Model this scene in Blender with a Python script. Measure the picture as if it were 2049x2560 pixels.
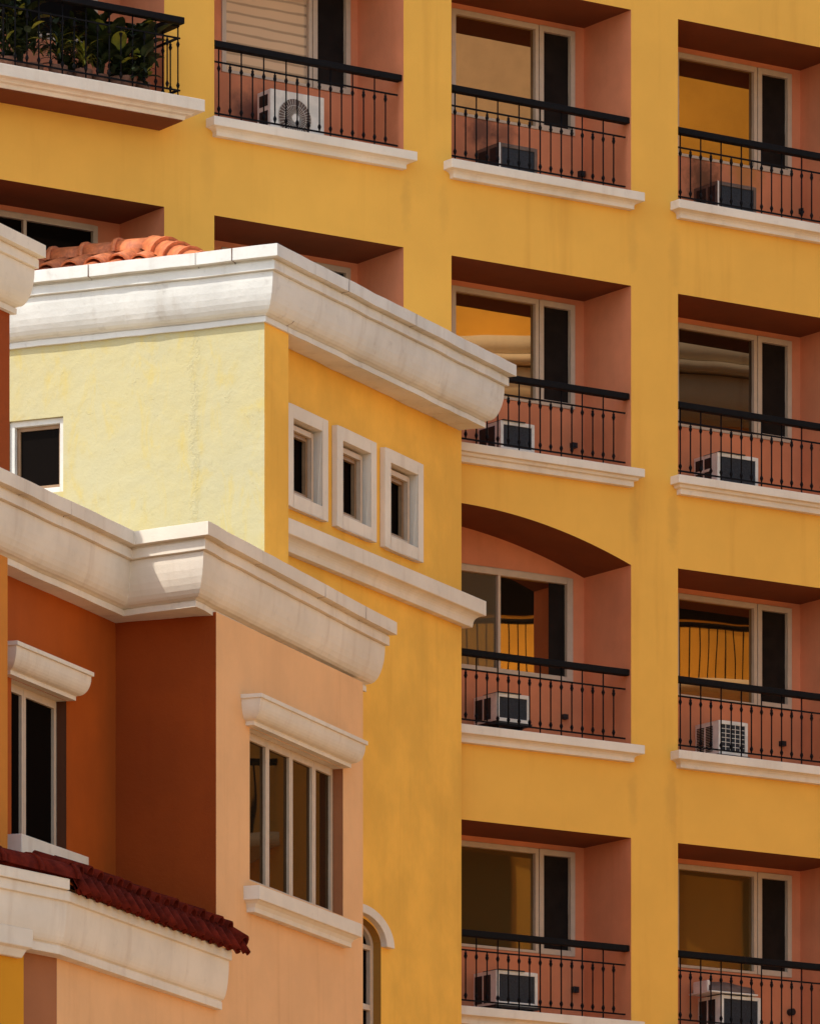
import bpy, bmesh, math, random
from mathutils import Vector
random.seed(7)
for o in list(bpy.data.objects):
    bpy.data.objects.remove(o)
SC = bpy.context.scene
COL = SC.collection

# ------------------------------------------------------------------ camera
# level camera with a long shifted lens (upright verticals), 1.6 m above ground
FPX, CX, HOR, EYE = 16300.0, 1024.5, 4640.0, 1.6
cam = bpy.data.cameras.new("camera")
cam.sensor_fit = 'HORIZONTAL'
cam.sensor_width = 36.0
cam.lens = FPX / 2049.0 * 36.0
cam.shift_y = (HOR - 1280.0) / 2049.0
cam.clip_start, cam.clip_end = 0.5, 2000.0
camo = bpy.data.objects.new("camera", cam)
COL.objects.link(camo)
camo.location = (0, 0, EYE)
camo.rotation_euler = (math.radians(90), 0, 0)
SC.camera = camo

# ------------------------------------------------------------------ light
SUN_EL = math.radians(54)
SUN_H = Vector((-0.885, -0.465)).normalized()
world = bpy.data.worlds.new("World")
SC.world = world
world.use_nodes = True
wn = world.node_tree.nodes
sky = wn.new("ShaderNodeTexSky")
sky.sky_type = 'NISHITA'
sky.sun_disc = False
sky.sun_elevation = SUN_EL
sky.sun_rotation = math.atan2(SUN_H.x, SUN_H.y)
sky.dust_density = 1.2
sky.ozone_density = 0.0
sky.air_density = 1.0
bg = wn["Background"]
bg.inputs[1].default_value = 0.15
world.node_tree.links.new(sky.outputs[0], bg.inputs[0])
sl = bpy.data.lights.new("sun", 'SUN')
sl.energy = 2.0
sl.angle = math.radians(0.5)
sl.color = (1.0, 0.995, 0.98)
so = bpy.data.objects.new("sun", sl)
COL.objects.link(so)
sv = Vector((SUN_H.x * math.cos(SUN_EL), SUN_H.y * math.cos(SUN_EL), math.sin(SUN_EL)))
so.rotation_euler = (-sv).to_track_quat('-Z', 'Y').to_euler()
so.location = (-40, -20, 80)
SC.view_settings.view_transform = 'Standard'
SC.view_settings.look = 'None'
SC.view_settings.exposure = 1.03
SC.view_settings.gamma = 1.0
SC.cycles.max_bounces = 8
SC.cycles.diffuse_bounces = 5
SC.cycles.glossy_bounces = 4

# ------------------------------------------------------------------ materials
def mat_new(name):
    m = bpy.data.materials.new(name)
    m.use_nodes = True
    nt = m.node_tree
    return m, nt, nt.nodes["Principled BSDF"]

def N(nt, t, **kw):
    n = nt.nodes.new(t)
    for k, v in kw.items():
        if k.startswith('i'):
            n.inputs[int(k[1:])].default_value = v
        else:
            setattr(n, k, v)
    return n

def math_n(nt, op, a, b=None):
    n = nt.nodes.new("ShaderNodeMath")
    n.operation = op
    for i, v in enumerate((a, b)):
        if v is None:
            continue
        if isinstance(v, (int, float)):
            n.inputs[i].default_value = v
        else:
            nt.links.new(v, n.inputs[i])
    return n.outputs[0]

def mix_n(nt, fac, a, b, blend='MIX'):
    n = nt.nodes.new("ShaderNodeMix")
    n.data_type = 'RGBA'
    n.blend_type = blend
    for idx, v in ((0, fac), (6, a), (7, b)):
        if isinstance(v, (int, float)):
            n.inputs[idx].default_value = v
        elif isinstance(v, tuple):
            n.inputs[idx].default_value = (*v, 1) if len(v) == 3 else v
        else:
            nt.links.new(v, n.inputs[idx])
    return n.outputs[2]

def pos_n(nt, scale=(1, 1, 1)):
    g = nt.nodes.new("ShaderNodeNewGeometry")
    mp = nt.nodes.new("ShaderNodeMapping")
    mp.inputs[3].default_value = scale
    nt.links.new(g.outputs[0], mp.inputs[0])
    return mp.outputs[0]

def noise_n(nt, vec, scale, detail=4, rough=0.55, dist=0.0):
    n = nt.nodes.new("ShaderNodeTexNoise")
    n.inputs["Scale"].default_value = scale
    n.inputs["Detail"].default_value = detail
    n.inputs["Roughness"].default_value = rough
    n.inputs["Distortion"].default_value = dist
    nt.links.new(vec, n.inputs["Vector"])
    return n.outputs[0]

def ramp_n(nt, v, a, b):
    n = nt.nodes.new("ShaderNodeMapRange")
    n.interpolation_type = 'SMOOTHSTEP'
    n.inputs[1].default_value = a
    n.inputs[2].default_value = b
    nt.links.new(v, n.inputs[0])
    return n.outputs[0]

def plaster(name, col, var=0.10, stain=(0.55, 0.42, 0.30), stain_amt=0.18, bump=0.25, rough=0.85, fine=60, spot=None, grime=0.0):
    """painted plaster: cloudy tone, faint rain streaks, grain; spot=(centre, radius, colour, amount) is one stain"""
    m, nt, p = mat_new(name)
    v = pos_n(nt)
    cloud = noise_n(nt, v, 1.3, 5, 0.6)
    mid = noise_n(nt, v, 9, 4, 0.6)
    dark = tuple(c * (1 - var * 1.6) for c in col)
    light = tuple(min(1, c * (1 + var)) for c in col)
    c = mix_n(nt, ramp_n(nt, cloud, 0.3, 0.72), dark, light)
    c = mix_n(nt, math_n(nt, 'MULTIPLY', ramp_n(nt, mid, 0.45, 0.8), var * 1.2), c, tuple(x * 0.8 for x in col))
    streak = noise_n(nt, pos_n(nt, (5, 5, 0.35)), 1.0, 5, 0.6)
    sfac = math_n(nt, 'MULTIPLY', ramp_n(nt, streak, 0.52, 0.80), stain_amt)
    c = mix_n(nt, sfac, c, tuple(a * b * 1.1 for a, b in zip(col, stain)))
    if grime:
        g1 = noise_n(nt, pos_n(nt, (3.2, 3.2, 3.2)), 2.0, 8, 0.72)
        c = mix_n(nt, math_n(nt, 'MULTIPLY', ramp_n(nt, g1, 0.56, 0.72), grime), c, (0.16, 0.10, 0.06))
    if spot:
        for sp in spot:
            (ctr, rad, scol, amt) = sp[:4]
            asc = sp[4] if len(sp) > 4 else (1, 1, 1)
            g = nt.nodes.new("ShaderNodeNewGeometry")
            d = nt.nodes.new("ShaderNodeVectorMath"); d.operation = 'DISTANCE'
            mp = nt.nodes.new("ShaderNodeMapping"); mp.inputs[3].default_value = asc; nt.links.new(g.outputs[0], mp.inputs[0])
            nt.links.new(mp.outputs[0], d.inputs[0]); d.inputs[1].default_value = tuple(a_ * b_ for a_, b_ in zip(ctr, asc))
            nz = mid
            dd = math_n(nt, 'ADD', d.outputs["Value"], math_n(nt, 'MULTIPLY', math_n(nt, 'SUBTRACT', nz, 0.5), rad * 1.1))
            f = math_n(nt, 'SUBTRACT', 1.0, ramp_n(nt, dd, rad * 0.2, rad))
            c = mix_n(nt, math_n(nt, 'MULTIPLY', f, amt), c, scol)
    nt.links.new(c, p.inputs["Base Color"])
    p.inputs["Roughness"].default_value = rough
    p.inputs["Specular IOR Level"].default_value = 0.25
    b1 = noise_n(nt, v, fine, 4, 0.6)
    b2 = noise_n(nt, v, 6, 4, 0.6)
    h = math_n(nt, 'ADD', math_n(nt, 'MULTIPLY', b1, 0.35), b2)
    bp = nt.nodes.new("ShaderNodeBump")
    bp.inputs["Strength"].default_value = bump
    bp.inputs["Distance"].default_value = 0.02
    nt.links.new(h, bp.inputs["Height"])
    nt.links.new(bp.outputs[0], p.inputs["Normal"])
    return m

def simple(name, col, rough=0.5, metal=0.0, var=0.15, bump=0.0, scale=20, spec=0.4):
    m, nt, p = mat_new(name)
    v = pos_n(nt)
    n = noise_n(nt, v, scale, 5, 0.6)
    c = mix_n(nt, ramp_n(nt, n, 0.3, 0.7), tuple(x * (1 - var) for x in col), tuple(min(1, x * (1 + var)) for x in col))
    nt.links.new(c, p.inputs["Base Color"])
    p.inputs["Roughness"].default_value = rough
    p.inputs["Metallic"].default_value = metal
    p.inputs["Specular IOR Level"].default_value = spec
    if bump:
        bp = nt.nodes.new("ShaderNodeBump")
        bp.inputs["Strength"].default_value = bump
        bp.inputs["Distance"].default_value = 0.01
        nt.links.new(n, bp.inputs["Height"])
        nt.links.new(bp.outputs[0], p.inputs["Normal"])
    return m

def glass(name, tint, fac, base=(0.012, 0.008, 0.005), wave=0.0018, rough=0.01, blind=False):
    """tinted mirror-like window glass, slightly wavy, over a dark room"""
    m, nt, p = mat_new(name)
    nt.nodes.remove(p)
    out = nt.nodes["Material Output"]
    d = nt.nodes.new("ShaderNodeBsdfDiffuse"); d.inputs[0].default_value = (*base, 1)
    if blind:                                                   # slatted blind right behind the pane
        sp = nt.nodes.new("ShaderNodeSeparateXYZ"); nt.links.new(pos_n(nt), sp.inputs[0])
        nz_ = noise_n(nt, pos_n(nt, (1.2, 1.2, 5)), 1.0, 3, 0.6)
        ph = math_n(nt, 'ADD', math_n(nt, 'MULTIPLY', sp.outputs[2], 2 * math.pi / .108), math_n(nt, 'MULTIPLY', nz_, 3.0))
        st = ramp_n(nt, math_n(nt, 'SINE', ph), 0.45, 1.0)
        nt.links.new(mix_n(nt, math_n(nt, 'MULTIPLY', st, .75), base, tuple(x * .3 for x in base)), d.inputs[0])
    g = nt.nodes.new("ShaderNodeBsdfGlossy"); g.inputs[0].default_value = (*tint, 1); g.inputs[1].default_value = rough
    mx = nt.nodes.new("ShaderNodeMixShader"); mx.inputs[0].default_value = fac
    v = pos_n(nt, (1, 1, 0.6))
    n = noise_n(nt, v, 1.3, 1, 0.4)
    bp = nt.nodes.new("ShaderNodeBump")
    bp.inputs["Strength"].default_value = 1.0
    bp.inputs["Distance"].default_value = wave
    nt.links.new(n, bp.inputs["Height"])
    nt.links.new(bp.outputs[0], g.inputs["Normal"])
    nt.links.new(d.outputs[0], mx.inputs[1]); nt.links.new(g.outputs[0], mx.inputs[2])
    nt.links.new(mx.outputs[0], out.inputs[0])
    return m

YELLOW = (0.82, 0.425, 0.064)
M_YEL = None
M_TYEL = plaster("golden_paint", (0.88, 0.46, 0.062), 0.07, stain_amt=0.2, bump=0.2)
M_WHITE = plaster("cream_trim_paint", (0.75, 0.635, 0.48), 0.06, stain=(0.5, 0.38, 0.28), stain_amt=0.3, bump=0.18, rough=0.7, grime=0.12)
M_OLDW = plaster("weathered_white_paint", (0.68, 0.635, 0.54), 0.07, stain=(0.5, 0.4, 0.3), stain_amt=0.4, bump=0.3, rough=0.65, grime=0.2, fine=25)
M_SALM = plaster("salmon_paint", (0.70, 0.235, 0.10), 0.08, stain_amt=0.2, bump=0.12)
M_CEIL = plaster("shaded_ceiling_paint", (0.17, 0.040, 0.008), 0.08, stain_amt=0.2, bump=0.12)  # ceiling shade put into the colour, far darker than the salmon walls
M_PINK = plaster("peach_pink_paint", (0.80, 0.435, 0.185), 0.04, stain_amt=0.22, bump=0.28)
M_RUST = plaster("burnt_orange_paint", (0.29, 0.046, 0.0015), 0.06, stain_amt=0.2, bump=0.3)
M_RUST_LIT = plaster("lit_burnt_orange", (0.38, 0.070, 0.002), 0.07, stain_amt=0.15, bump=0.15)  # burnt orange lightened: brighter light than on the return wall, painted in
M_DJAMB = plaster("dark_brown_jamb", (0.11, 0.035, 0.012), 0.06)
M_BROWN = plaster("shaded_salmon", (0.35, 0.125, 0.045), 0.06, stain_amt=0.15, bump=0.15)  # salmon browned: shadow on the canted bay wall put into the colour
M_SOFF = plaster("soffit_paint", (0.62, 0.44, 0.28), 0.06, stain_amt=0.2, bump=0.15)
M_TILE = simple("terracotta_tile", (0.55, 0.15, 0.045), 0.65, var=0.28, bump=0.4, scale=14)
M_DTILE = simple("dark_red_tile", (0.105, 0.010, 0.004), 0.85, var=0.4, bump=0.15, scale=7, spec=0.05)
M_IRON = simple("black_iron", (0.0045, 0.003, 0.0025), 0.7, var=0.3, scale=30, spec=0.12)
M_FRAME = simple("cream_window_frame", (0.56, 0.41, 0.27), 0.45, var=0.05, scale=12)
M_BRFRAME = simple("brown_window_frame", (0.30, 0.17, 0.08), 0.5, var=0.1, scale=12)
M_SCREEN = simple("dark_insect_screen", (0.014, 0.009, 0.006), 0.7, var=0.25, scale=5, spec=0.1)
M_DARK = simple("dark_plastic", (0.012, 0.011, 0.012), 0.5, var=0.2, scale=30)
M_FIN = simple("dark_condenser_fins", (0.018, 0.02, 0.024), 0.6, var=0.35, scale=50, bump=0.4)
M_ACW = simple("aged_white_casing", (0.84, 0.74, 0.60), 0.5, var=0.10, scale=8)
M_ACG = simple("brown_grey_casing", (0.16, 0.10, 0.07), 0.55, var=0.2, scale=10)
M_GLASS = glass("bronze_glass", (0.97, 0.62, 0.30), 0.36)
M_GLASSD = glass("dim_bronze_glass", (0.8, 0.56, 0.34), 0.15)
M_GLASSB = glass("brown_reflection_glass", (0.9, 0.65, 0.4), 0.10, base=(0.11, 0.075, 0.04))  # brown reflection painted as the pane's base colour, no curtain behind
M_GLASSC = glass("amber_reflection_glass", (0.9, 0.65, 0.4), 0.14, base=(0.085, 0.045, 0.012))  # amber reflection painted into the base colour of the lowest panes
M_BLINDGL = glass("glass_over_beige_blind", (0.9, 0.7, 0.5), 0.10, base=(0.62, 0.40, 0.23), blind=True)
M_BLACKGL = glass("black_glass", (0.7, 0.6, 0.5), 0.002, base=(0.006, 0.004, 0.003))
M_LEAF = simple("dark_leaf", (0.016, 0.022, 0.005), 0.6, var=0.5, scale=9, spec=0.2)
M_LEAFY = simple("yellow_green_leaf", (0.20, 0.19, 0.02), 0.5, var=0.4, scale=9)  # yellow leaves, plus a random share of foliage painted as lit
M_POT = simple("clay_pot", (0.20, 0.08, 0.04), 0.8, var=0.2)
M_GROUND = simple("paved_ground", (0.32, 0.215, 0.13), 0.9, var=0.2, scale=0.5)
M_BLIND = simple("beige_blind", (0.60, 0.44, 0.30), 0.8, var=0.08, scale=3)

# rough yellow plaster, sunlight painted in as a paler tone, on the tower's left side, with a blistered vertical seam
def sunlit_plaster():
    m, nt, p = mat_new("sunlit_yellow_plaster")
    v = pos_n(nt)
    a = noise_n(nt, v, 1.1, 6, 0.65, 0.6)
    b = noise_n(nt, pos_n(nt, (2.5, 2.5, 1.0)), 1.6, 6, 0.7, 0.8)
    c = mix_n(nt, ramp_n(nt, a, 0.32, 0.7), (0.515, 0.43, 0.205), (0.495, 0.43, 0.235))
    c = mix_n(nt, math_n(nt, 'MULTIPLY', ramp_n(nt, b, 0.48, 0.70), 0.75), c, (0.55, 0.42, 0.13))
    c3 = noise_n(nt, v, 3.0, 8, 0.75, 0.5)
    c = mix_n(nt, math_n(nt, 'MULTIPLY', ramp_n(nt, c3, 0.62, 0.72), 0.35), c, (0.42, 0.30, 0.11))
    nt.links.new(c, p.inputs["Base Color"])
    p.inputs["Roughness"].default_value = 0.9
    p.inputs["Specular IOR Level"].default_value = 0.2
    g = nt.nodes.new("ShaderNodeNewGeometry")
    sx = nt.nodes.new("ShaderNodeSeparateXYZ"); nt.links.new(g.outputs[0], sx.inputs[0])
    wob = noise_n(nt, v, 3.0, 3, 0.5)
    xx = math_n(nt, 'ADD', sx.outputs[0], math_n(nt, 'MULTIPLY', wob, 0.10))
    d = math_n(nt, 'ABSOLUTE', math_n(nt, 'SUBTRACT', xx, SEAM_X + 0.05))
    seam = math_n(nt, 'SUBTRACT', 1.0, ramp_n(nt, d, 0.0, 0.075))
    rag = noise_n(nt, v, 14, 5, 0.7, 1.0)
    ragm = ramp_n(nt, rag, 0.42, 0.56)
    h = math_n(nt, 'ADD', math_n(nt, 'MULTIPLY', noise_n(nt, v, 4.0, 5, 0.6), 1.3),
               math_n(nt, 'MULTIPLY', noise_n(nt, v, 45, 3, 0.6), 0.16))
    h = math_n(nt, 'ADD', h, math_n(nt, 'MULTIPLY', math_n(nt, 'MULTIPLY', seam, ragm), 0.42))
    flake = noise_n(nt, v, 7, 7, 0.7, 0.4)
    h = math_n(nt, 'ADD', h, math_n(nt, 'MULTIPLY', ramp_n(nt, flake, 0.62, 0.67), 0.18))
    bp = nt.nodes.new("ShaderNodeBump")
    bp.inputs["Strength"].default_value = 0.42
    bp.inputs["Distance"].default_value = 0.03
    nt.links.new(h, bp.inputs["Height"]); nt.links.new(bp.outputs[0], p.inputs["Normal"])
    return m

# ------------------------------------------------------------------ helpers
class Frame:
    """vertical plane: origin on the ground plan, unit direction d along it (to the right), outward normal n"""
    def __init__(s, px, depth, xvp=None, angle=None):
        s.O = Vector(((px - CX) / FPX * depth, depth))
        t = math.atan2(xvp - CX, FPX) if angle is None else angle
        s.d = Vector((math.sin(t), math.cos(t)))
        s.n = Vector((s.d.y, -s.d.x))
    def P(s, u, w, z):
        q = s.O + s.d * u + s.n * w
        return (q.x, q.y, z)
    def uz(s, px, py, w=0.0):
        """photo measurement -> (u, z) on the plane offset by w"""
        k = (px - CX) / FPX
        c = s.O.dot(s.n) + w
        Y = c / (k * s.n.x + s.n.y)
        return ((Vector((k * Y, Y)) - s.O).dot(s.d), EYE + (HOR - py) / FPX * Y)
    def u(s, px, w=0.0):
        return s.uz(px, 0, w)[0]

class MB:
    def __init__(s):
        s.v, s.f, s.sm = [], [], []
    def add(s, verts, faces, smooth=False):
        b = len(s.v)
        s.v += [tuple(p) for p in verts]
        s.f += [tuple(b + i for i in f) for f in faces]
        s.sm += [smooth] * len(faces)
        return s
    def quad(s, a, b, c, d):
        return s.add([a, b, c, d], [(0, 1, 2, 3)])
    def box(s, fr, u0, u1, w0, w1, z0, z1):
        v = [fr.P(u, w, z) for z in (z0, z1) for u, w in ((u0, w0), (u1, w0), (u1, w1), (u0, w1))]
        return s.add(v, [(0, 1, 2, 3), (7, 6, 5, 4), (0, 4, 5, 1), (1, 5, 6, 2), (2, 6, 7, 3), (3, 7, 4, 0)])
    def tube(s, pts, rad, n=8, smooth=True, caps=True):
        """round bar through points; rad a number or one per point"""
        pts = [Vector(p) for p in pts]
        rings = []
        for i, p in enumerate(pts):
            t = (pts[min(i + 1, len(pts) - 1)] - pts[max(i - 1, 0)]).normalized()
            a = Vector((0, 0, 1)) if abs(t.z) < 0.9 else Vector((1, 0, 0))
            x = t.cross(a).normalized(); y = t.cross(x)
            r = rad[i] if isinstance(rad, (list, tuple)) else rad
            rings.append([p + (x * math.cos(k * 2 * math.pi / n) + y * math.sin(k * 2 * math.pi / n)) * r for k in range(n)])
        v = [q for r in rings for q in r]
        f = []
        for i in range(len(pts) - 1):
            for k in range(n):
                f.append((i * n + k, i * n + (k + 1) % n, (i + 1) * n + (k + 1) % n, (i + 1) * n + k))
        s.add(v, f, smooth)
        if caps:
            s.add(rings[0], [tuple(range(n))[::-1]]); s.add(rings[-1], [tuple(range(n))])
        return s
    def grid(s, rows, smooth=True, close=False):
        n = len(rows[0]); v = [q for r in rows for q in r]; f = []
        for i in range(len(rows) - 1):
            for k in range(n - 1):
                f.append((i * n + k, i * n + k + 1, (i + 1) * n + k + 1, (i + 1) * n + k))
        return s.add(v, f, smooth)
    def sweep(s, path, prof, cap=True, jit=0.0, step=0.3):
        """profile [(w,z)] swept along plan polyline with mitred corners; outward = right of travel"""
        path = [Vector(p) for p in path]
        m = []
        for i in range(len(path)):
            ns = []
            if i > 0:
                d = (path[i] - path[i - 1]).normalized(); ns.append(Vector((d.y, -d.x)))
            if i < len(path) - 1:
                d = (path[i + 1] - path[i]).normalized(); ns.append(Vector((d.y, -d.x)))
            m.append(ns[0] if len(ns) == 1 else (ns[0] + ns[1]) / (1 + ns[0].dot(ns[1])))
        n = len(prof)
        if jit:
            P2, M2 = [], []
            for i in range(len(path) - 1):
                k_ = max(1, int((path[i + 1] - path[i]).length / step))
                for j in range(k_):
                    t = j / k_
                    P2.append(path[i].lerp(path[i + 1], t)); M2.append(m[i].lerp(m[i + 1], t))
            P2.append(path[-1]); M2.append(m[-1])
            rows = []
            for i in range(len(P2)):
                mid = 0 < i < len(P2) - 1
                row = []
                for k, (w, z) in enumerate(prof):
                    if k == 0:
                        ja, jb = (random.gauss(0, jit), random.gauss(0, jit)) if mid else (0, 0)
                    a_ = jit * .12 if mid else 0
                    q = P2[i] + M2[i] * (w + ja * .7 + random.gauss(0, a_))
                    row.append((q.x, q.y, z + jb * .6 + random.gauss(0, a_)))
                rows.append(row + [row[0]])
            s.grid(rows, smooth=False)
            if cap:
                for r_ in (rows[0], rows[-1]):
                    s.add(r_[:-1], [tuple(range(n))])
            return s
        for i in range(len(path) - 1):
            A = [(*(path[i] + m[i] * w), z) for w, z in prof]
            B = [(*(path[i + 1] + m[i + 1] * w), z) for w, z in prof]
            for k in range(n):
                k2 = (k + 1) % n
                s.add([A[k], A[k2], B[k2], B[k]], [(0, 1, 2, 3)])
        if cap:
            for i in (0, len(path) - 1):
                s.add([(*(path[i] + m[i] * w), z) for w, z in prof], [tuple(range(n))])
        return s
    def build(s, name, mat, parent=None, bevel=0.0, weld=True, label=None, kind=None):
        me = bpy.data.meshes.new(name)
        L = Vector(parent.matrix_world_loc) if False else (Vector(ABS[parent.name]) if parent else Vector((0, 0, 0)))
        me.from_pydata([tuple(Vector(p) - L) for p in s.v], [], s.f)
        me.polygons.foreach_set("use_smooth", s.sm)
        bm = bmesh.new(); bm.from_mesh(me)
        if weld:
            bmesh.ops.remove_doubles(bm, verts=bm.verts, dist=0.0004)
        bmesh.ops.recalc_face_normals(bm, faces=bm.faces)
        bm.to_mesh(me); bm.free()
        me.materials.append(mat)
        o = bpy.data.objects.new(name, me)
        COL.objects.link(o)
        ABS[o.name] = tuple(L)
        if parent:
            o.parent = parent
        if bevel:
            md = o.modifiers.new("bevel", 'BEVEL'); md.width = bevel; md.segments = 2; md.limit_method = 'ANGLE'; md.angle_limit = math.radians(40)
        if label:
            o["label"] = label
        if kind:
            o["kind"] = kind
        return o
ABS = {}

def thing(name, label, cat, loc, group=None):
    o = bpy.data.objects.new(name, None)
    o.empty_display_size = 0.2
    COL.objects.link(o)
    o.location = loc
    ABS[o.name] = tuple(loc)
    o["label"] = label; o["category"] = cat
    if group:
        o["group"] = group
    return o

def wall_holes(mb, fr, u0, u1, z0, z1, holes, w=0.0, div=None):
    """flat wall with rectangular openings (ua, ub, za, zb)"""
    us = sorted({u0, u1, *[x for h in holes for x in h[:2]]})
    zs = sorted({z0, z1, *[x for h in holes for x in h[2:4]]})
    us = [x for x in us if u0 <= x <= u1]; zs = [x for x in zs if z0 <= x <= z1]
    for a, b in zip(us, us[1:]):
        for c, d in zip(zs, zs[1:]):
            um, zm = (a + b) / 2, (c + d) / 2
            if any(h[0] < um < h[1] and h[2] < zm < h[3] for h in holes):
                continue
            mb.quad(fr.P(a, w, c), fr.P(b, w, c), fr.P(b, w, d), fr.P(a, w, d))

def ring(mb, fr, u0, u1, z0, z1, t, w0, w1, tl=None, tr=None, tt=None, tb=None):
    """rectangular frame of bars, butted"""
    tl, tr, tt, tb = [t if x is None else x for x in (tl, tr, tt, tb)]
    mb.box(fr, u0, u0 + tl, w0, w1, z0, z1); mb.box(fr, u1 - tr, u1, w0, w1, z0, z1)
    mb.box(fr, u0 + tl, u1 - tr, w0, w1, z1 - tt, z1); mb.box(fr, u0 + tl, u1 - tr, w0, w1, z0, z0 + tb)

def arc(c, r, a0, a1, n):
    return [(c[0] + r[0] * math.cos(math.radians(a0 + (a1 - a0) * i / n)), c[1] + r[1] * math.sin(math.radians(a0 + (a1 - a0) * i / n))) for i in range(n + 1)]

# ------------------------------------------------------------------ ground
g = MB(); g.add([(-900, -300, 0), (900, -300, 0), (900, 1500, 0), (-900, 1500, 0)], [(0, 1, 2, 3)])
go = g.build("ground", M_GROUND); go["kind"] = "structure"

# ------------------------------------------------------------------ frames of the facades
FM = Frame(1694, 71.0, xvp=24770)                       # long yellow apartment front
FT = Frame(661, 64.0, xvp=8590)                         # tower, shaded side
FL = Frame(661, 64.0, angle=math.atan2(FPX, 0) + 0)     # placeholder, set below
_t = math.atan2(CX + 34900, FPX)
FL.d = Vector((math.sin(_t), -math.cos(_t))); FL.n = Vector((FL.d.y, -FL.d.x))   # tower, sunlit side (u<0 to the left)
FP = Frame(540, 61.9, xvp=7000)                         # peach block front
FA = Frame(289, 62.3, angle=math.radians(20.9))         # burnt orange recess wall
FB = Frame(140, 58.3, xvp=11800)                        # lower left canted bay
FW = Frame(24, 62.6, xvp=8230)                          # wing at the far left edge
SEAM_X = (486 - CX) / FPX * 64.3
M_SUNLIT = sunlit_plaster()

# ================================================================== APARTMENT BUILDING
ROW = 2.993
S = [1.6 + (HOR - 507) * 71 / FPX - ROW * r for r in range(4)]    # sill tops
OPH = 2.005                                                     # opening height above the sill
W_BACK = -0.87
ub = [(-9.05, FM.u(410.5)), (FM.u(535.5), FM.u(1008.5)), (FM.u(1128), FM.u(1577)), (0.0, 2.36)]
DRIPS = []
for r_ in range(4):
    for c_ in (1, 2, 3):
        if (r_, c_) in ((2, 1), (3, 1)):
            continue
        for e_, sg in ((ub[c_][0] - .06, 1), (ub[c_][1] + .03, -1)):
            DRIPS.append((FM.P(e_ + random.uniform(-.04, .04), 0, S[r_] - random.uniform(.42, .6)), random.uniform(.30, .42), (0.40, 0.20, 0.04), random.uniform(.12, .30), (3.2, 3.2, 0.75)))
M_YEL = plaster("yellow_paint", YELLOW, 0.03, stain_amt=0.22, bump=0.10, spot=DRIPS)
apt = thing("apartment_building", "long yellow apartment block with rows of recessed balconies behind the other buildings", "building", FM.P(0, 0, 0))

ARCH_R, ARCH_TOP = 2, S[2] + 2.38
def arch_z(u, c):
    a0, a1 = ub[2]
    uc = FM.u(1140)
    return S[2] + 2.38 - 0.41 * ((u - uc) / (a1 - uc)) ** 2

cells = [(r, c) for r in range(4) for c in range(4)]
holes = []
for r, c in cells:
    a, b = ub[c]
    top = S[r] + OPH
    if (r, c) == (2, 2):
        top = ARCH_TOP
    holes.append((a, b, S[r] - 0.06, top))
ROOF_Z = S[0] + 4.2
mb = MB()
wall_holes(mb, FM, -10.6, 20.0, 0.0, ROOF_Z, holes)
a, b = ub[2]
N_A = 28
for i in range(N_A):                                            # arch head infill
    x0, x1 = a + (b - a) * i / N_A, a + (b - a) * (i + 1) / N_A
    mb.quad(FM.P(x0, 0, arch_z(x0, 2)), FM.P(x1, 0, arch_z(x1, 2)), FM.P(x1, 0, ARCH_TOP), FM.P(x0, 0, ARCH_TOP))
mb.quad(FM.P(-10.6, 0, 0), FM.P(-10.6, -9, 0), FM.P(-10.6, -9, ROOF_Z), FM.P(-10.6, 0, ROOF_Z))
mb.quad(FM.P(20, 0, 0), FM.P(20, -9, 0), FM.P(20, -9, ROOF_Z), FM.P(20, 0, ROOF_Z))
mb.quad(FM.P(-10.6, -9, 0), FM.P(20, -9, 0), FM.P(20, -9, ROOF_Z), FM.P(-10.6, -9, ROOF_Z))
mb.quad(FM.P(-10.6, 0, ROOF_Z), FM.P(20, 0, ROOF_Z), FM.P(20, -9, ROOF_Z), FM.P(-10.6, -9, ROOF_Z))
mb.build("wall", M_YEL, apt)

def win_span(c):
    a, b = ub[c]
    if c == 0:
        return FM.u(-120, W_BACK), FM.u(244, W_BACK), FM.u(62, W_BACK)
    if c == 1:
        return FM.u(553, W_BACK), FM.u(875, W_BACK), FM.u(780, W_BACK)
    return a + 0.60, b - 0.127, b - 0.61

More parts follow.
